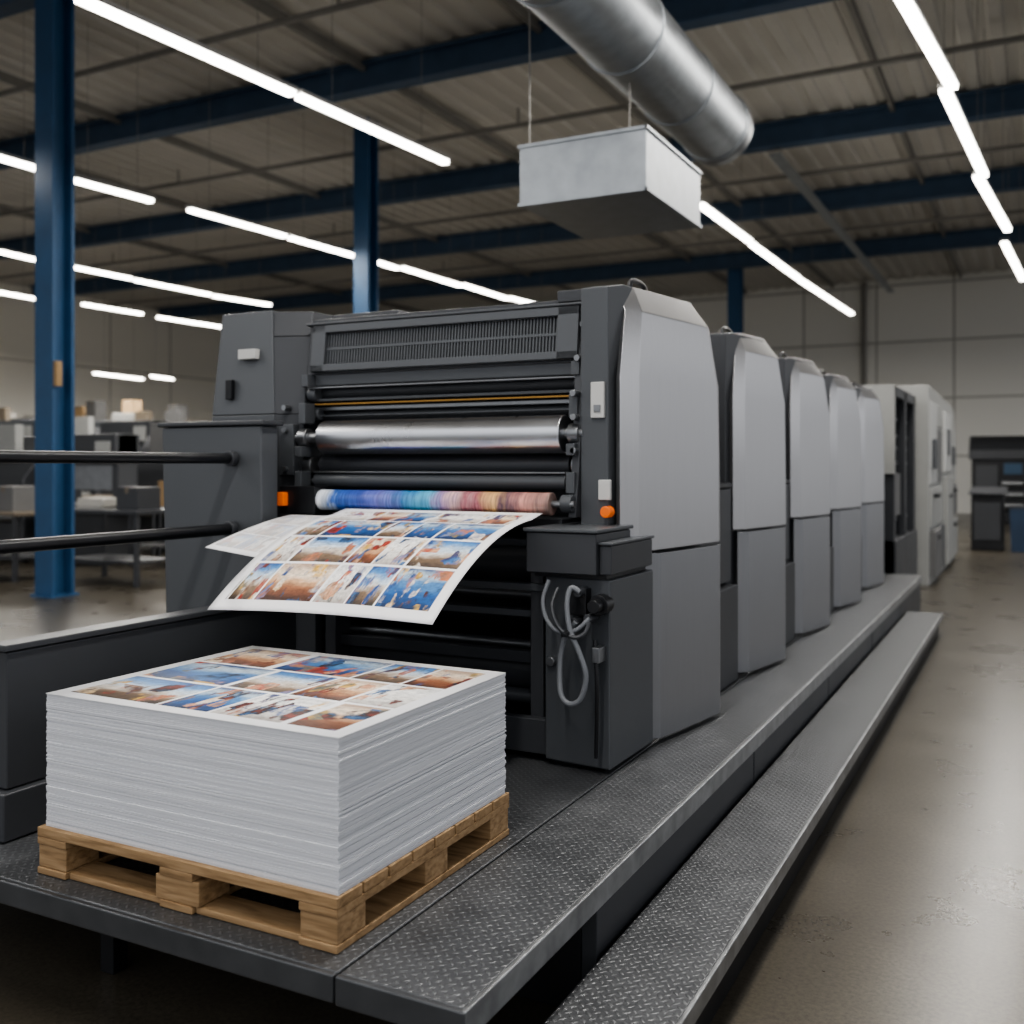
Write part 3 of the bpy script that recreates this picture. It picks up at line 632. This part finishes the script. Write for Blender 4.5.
# ------------------------------------------------------------------ background furniture
def bench(u, d, w, dp, h, label, top='tan'):
    x, y = G(u, d)
    r = thing('workbench', label, 'workbench', (x, y, 0))
    build(box(x-w/2, x+w/2, y-dp/2, y+dp/2, h-.05, h), 'bench_top', M[top], r)
    build(box(x-w/2+.05, x+w/2-.05, y-dp/2+.05, y+dp/2-.05, .3, .33), 'lower_shelf', M['dark2'], r)
    for sx in (-1, 1):
        for sy in (-1, 1):
            a, b = x+sx*(w/2-.06), y+sy*(dp/2-.06); build(box(a-.03, a+.03, b-.03, b+.03, 0, h-.05), 'leg', M['dark2'], r)
    return x, y, h
def pile(x, y, z, w, d, h, label, mat='paper'):
    mb = MB(); q = z+.001; random.seed(int(abs(x*100)))
    while q < z+h-.001:
        j = random.uniform(-.012, .012); mb.box(x-w/2+j, x+w/2+j, y-d/2-j, y+d/2-j, q, q+.035); q += .036
    tag(build(mb, 'paper_stack', M[mat], loc=(x, y, z), bevel=0), label, 'paper stack')
def carton(x, y, z, hh, m, w=.4, d=.4):
    b = thing('carton', 'closed carton standing on the far cabinets and benches at left', 'box', (x, y, z+.001), 'cartons on the far cabinets and benches')
    build(box(x-w/2, x+w/2, y-d/2, y+d/2, z+.001, z+hh), 'carton_body', M[m], b)
    build(box(x-.03, x+.03, y-d/2-.002, y+d/2+.002, z+hh-.08, z+hh+.002), 'tape', M['tan'], b, bevel=0)
b1 = bench(120, 13.9, 1.5, .8, 1.0, 'dark topped workbench just right of the nearest blue column', 'dark2')
b2 = bench(165, 16.2, 1.0, .7, .95, 'grey topped workbench close to the press behind the dark bench', 'midgrey')
b3 = bench(2, 14.5, 1.6, .8, .95, 'workbench at the far left edge of the photo')
carton(b1[0]+.35, b1[1], b1[2], .3, 'dark2')
pile(b1[0]-.35, b1[1], b1[2], .5, .4, .12, 'low white paper pile on the dark workbench near the blue column')
pile(b2[0]-.22, b2[1], b2[2], .4, .4, .25, 'white paper pile on the grey topped workbench close to the press')
carton(b2[0]+.26, b2[1], b2[2], .4, 'card')
carton(b3[0]+.3, b3[1], b3[2], .35, 'midgrey')
pile(b3[0]-.3, b3[1], b3[2], .5, .4, .2, 'white paper pile on the workbench at the far left edge')
def machine(u, d, label, m1='dark2', m2='offwhite', sc=1.0):
    x, y = G(u, d)
    r = thing('folding_machine', label, 'machine', (x, y, 0))
    build(MB().px([(y-.5, .15), (y+.5, .15), (y+.5, 1.5*sc), (y+.1, 1.75*sc), (y-.5, 1.15*sc)], x-.7, x+.7), 'body', M[m1], r, bevel=.03)
    build(box(x-.55, x+.55, y-1.0, y-.45, .95, 1.02), 'feed_table', M[m2], r)
    build(box(x-.2, x+.3, y-.35, y-.2, 1.4*sc, 1.9*sc), 'control_panel', M[m2], r)
    build(MB().cyl((x-.65, y-.52, .75), (x+.65, y-.52, .75), .1, 16), 'roller', M['steel'], r)
    for sx in (-.6, .6):
        for sy in (-.4, .4): build(box(x+sx-.05, x+sx+.05, y+sy-.05, y+sy+.05, 0, .15), 'foot', M['black'], r)
    for sx in (-.5, .5): build(box(x+sx-.025, x+sx+.025, y-.95, y-.9, 0, .95), 'table_leg', M['dark2'], r)
def cutter(u, d, label, h=2.0, m1='dark2', m2='midgrey'):
    x, y = G(u, d)
    r = thing('paper_cutter', label, 'machine', (x, y, 0))
    build(box(x-.6, x+.6, y-.35, y+.35, 0, .9), 'base', M[m1], r, bevel=.02)
    build(box(x-.8, x+.8, y-.7, y+.6, .9, .98), 'cutting_table', M[m2], r, bevel=.01)
    mb = MB()
    for sx in (-.72, .58): mb.box(x+sx, x+sx+.14, y-.15, y+.25, .98, h)
    mb.box(x-.72, x+.72, y-.2, y+.3, h-.5, h)
    build(mb, 'blade_arch', M[m1], r, bevel=.02)
    build(box(x-.56, x+.56, y-.12, y-.06, 1.2, h-.5), 'clamp_plate', M['steel'], r)
    build(box(x+.3, x+.62, y-.24, y-.2, h-.42, h-.12), 'control_panel', M['offwhite'], r)
    return r
machine(22, 17.3, 'dark folding machine with pale feed table, left of the blue column', 'dark2', 'offwhite', 1.2)
cutter(94, 16.6, 'dark paper cutter standing just right of the nearest blue column', 2.1, 'dark2', 'midgrey')
cutter(132, 20.8, 'tall dark paper cutter behind the grey topped workbench', 2.5, 'dark2', 'tan')
machine(172, 19.0, 'dark folding machine nearest the press among the background machines', 'dark2', 'midgrey', 1.25)
cutter(20, 20.6, 'tall dark paper cutter at left, behind the folding machine', 2.5, 'dark', 'midgrey')
machine(92, 22.6, 'charcoal folding machine right of the blue column, behind the cutter', 'dark2', 'offwhite', 1.4)
machine(-14, 22.0, 'tall grey folding machine at the far left edge', 'midgrey', 'dark', 1.4)
machine(150, 27.6, 'tall dark folding machine in front of the far cabinets', 'dark2', 'tan', 1.6)
cutter(50, 24.2, 'mid grey paper cutter behind the nearest blue column', 2.5, 'midgrey', 'dark2')
cutter(104, 25.6, 'dark grey paper cutter in front of the far cabinets', 2.7, 'dark', 'tan')
machine(182, 24.0, 'dark folding machine beside the press in the second row back', 'dark', 'midgrey', 1.5)
machine(10, 25.8, 'dark folding machine left in front of the far cabinets', 'dark2', 'tan', 1.6)
def tall_cabinet(u, d, w, h, m, label, top=()):
    x, y = G(u, d)
    r = thing('storage_cabinet', label, 'cabinet', (x, y, 0))
    build(box(x-w/2, x+w/2, y-.35, y+.35, .1, h), 'body', M[m], r, bevel=.015)
    build(box(x-w/2+.03, x+w/2-.03, y-.32, y+.32, 0, .1), 'plinth', M['black'], r)
    for sx in (-1, 1):
        a = x+sx*w/4; d_ = build(box(a-w/4+.02, a+w/4-.01, y-.37, y-.352, .15, h-.05), 'door', M[m], r)
        build(box(x+sx*.06-.01, x+sx*.06+.01, y-.4, y-.37, h*.45, h*.55), 'handle', M['black'], d_, bevel=.002)
    for dx, hh, cm in top: carton(x+dx, y, h, hh, cm)
tall_cabinet(0, 30.2, 1.0, 2.8, 'dark', 'dark tall storage cabinet at far left', [(-.25, .5, 'card'), (.25, .35, 'paper')])
tall_cabinet(45, 30.5, 1.05, 3.1, 'paper', 'pale tall storage cabinet behind the blue column')
tall_cabinet(90, 30.3, 1.0, 2.9, 'dark2', 'charcoal storage cabinet just right of the blue column', [(-.25, .45, 'card'), (.25, .6, 'midgrey')])
tall_cabinet(132, 31.5, 1.0, 3.2, 'offwhite', 'pale grey storage cabinet in the middle of far row', [(0, .4, 'card')])
tall_cabinet(184, 30.5, 1.0, 2.9, 'tan', 'brownish storage cabinet closest to the press in far row', [(-.25, .5, 'midgrey')])
# right background
r = thing('control_console', 'grey control desk beyond the feeder at right edge', 'console', (-.75, 21.3, 0))
build(box(-1.1, -.55, 20.9, 21.7, 0, 1.05), 'cabinet', M['black'], r, bevel=.02)
build(MB().px([(20.8, 1.05), (21.8, 1.05), (21.8, 1.18), (20.8, 1.08)], -1.14, -.5), 'desk_top', M['dark2'], r)
build(box(-1.05, -.6, 20.88, 20.9, .2, .9), 'door', M['dark2'], r)
r = thing('press_cabinet', 'dark machine cabinet with small blue screen near the back wall', 'machine', (-.7, 31, 0))
build(box(-1.6, .05, 30.6, 31.8, 0, 1.75), 'body', M['black'], r, bevel=.03)
build(MB().px([(30.5, 1.75), (31.9, 1.75), (31.9, 2.4), (31.0, 2.4), (30.5, 2.0)], -1.66, .1), 'hood', M['dark2'], r, bevel=.02)
build(box(-.8, -.35, 30.56, 30.6, 1.35, 1.65), 'screen', M['screen'], r)
build(box(-1.5, -.95, 30.57, 30.6, .3, 1.6), 'door', M['dark2'], r)
for z in (.5, .8, 1.1): build(MB().cyl((-.85, 30.5, z), (0, 30.5, z), .08, 14), 'roller', M['steel'], r)
r = thing('waste_bin', 'blue plastic bin beside the control desk at right', 'bin', (-.15, 21.0, 0))
build(MB().loft([(-.42, 20.8, 0), (-.16, 20.8, 0), (-.16, 21.06, 0), (-.42, 21.06, 0)], [(-.45, 20.77, .8), (-.13, 20.77, .8), (-.13, 21.09, .8), (-.45, 21.09, .8)]), 'bin_body', M['bluebin'], r)
build(box(-.46, -.12, 20.76, 21.1, .8, .85), 'bin_lid', M['dark2'], r)
r = thing('tool_cabinet', 'dark tool cabinet at the right edge against the far wall', 'cabinet', (.6, 24, 0))
build(box(-.25, .8, 23.5, 24.4, 0, 1.3), 'body', M['black'], r, bevel=.02)
for z in (.12, .5, .88): build(box(-.2, .75, 23.48, 23.5, z, z+.33), 'drawer', M['dark2'], r)
tag(build(MB().cyl((-5.2, 35.9, 0), (-5.2, 35.9, 7.75), .09, 14), 'wall_pipe', M['purlin'], loc=(-5.2, 35.9, 0), bevel=0), 'grey vertical pipe on the far back wall', 'pipe')

# ------------------------------------------------------------------ world, camera
w = bpy.data.worlds.new('World'); bpy.context.scene.world = w; w.use_nodes = True
nt = w.node_tree; bgn = nt.nodes['Background']; tc_ = nt.nodes.new('ShaderNodeTexCoord'); sp_ = nt.nodes.new('ShaderNodeSeparateXYZ'); rp = nt.nodes.new('ShaderNodeValToRGB'); mr = nt.nodes.new('ShaderNodeMapRange')
nt.links.new(tc_.outputs['Generated'], sp_.inputs[0]); nt.links.new(sp_.outputs[2], mr.inputs[0]); mr.inputs[1].default_value = -1; mr.inputs[2].default_value = 1
nt.links.new(mr.outputs[0], rp.inputs[0]); nt.links.new(rp.outputs[0], bgn.inputs[0])
rp.color_ramp.elements[0].position = .4; rp.color_ramp.elements[0].color = (.22, .22, .22, 1)
rp.color_ramp.elements[1].position = .66; rp.color_ramp.elements[1].color = (.95, .965, 1, 1)
bgn.inputs[1].default_value = 1.0
cam = bpy.data.cameras.new('Camera'); co = bpy.data.objects.new('Camera', cam); C.objects.link(co)
co.location = (0, 0, H0); co.rotation_euler = (math.radians(90), 0, CA)
cam.sensor_width = 36; cam.lens = 36*F/1024; cam.shift_y = -47/1024; cam.clip_end = 200
cam.dof.use_dof = True; cam.dof.focus_distance = 3.3; cam.dof.aperture_fstop = 2.0
bpy.context.scene.camera = co
vs = bpy.context.scene.view_settings
vs.view_transform = 'AgX'; vs.look = 'AgX - Medium High Contrast'; vs.exposure = 0.28
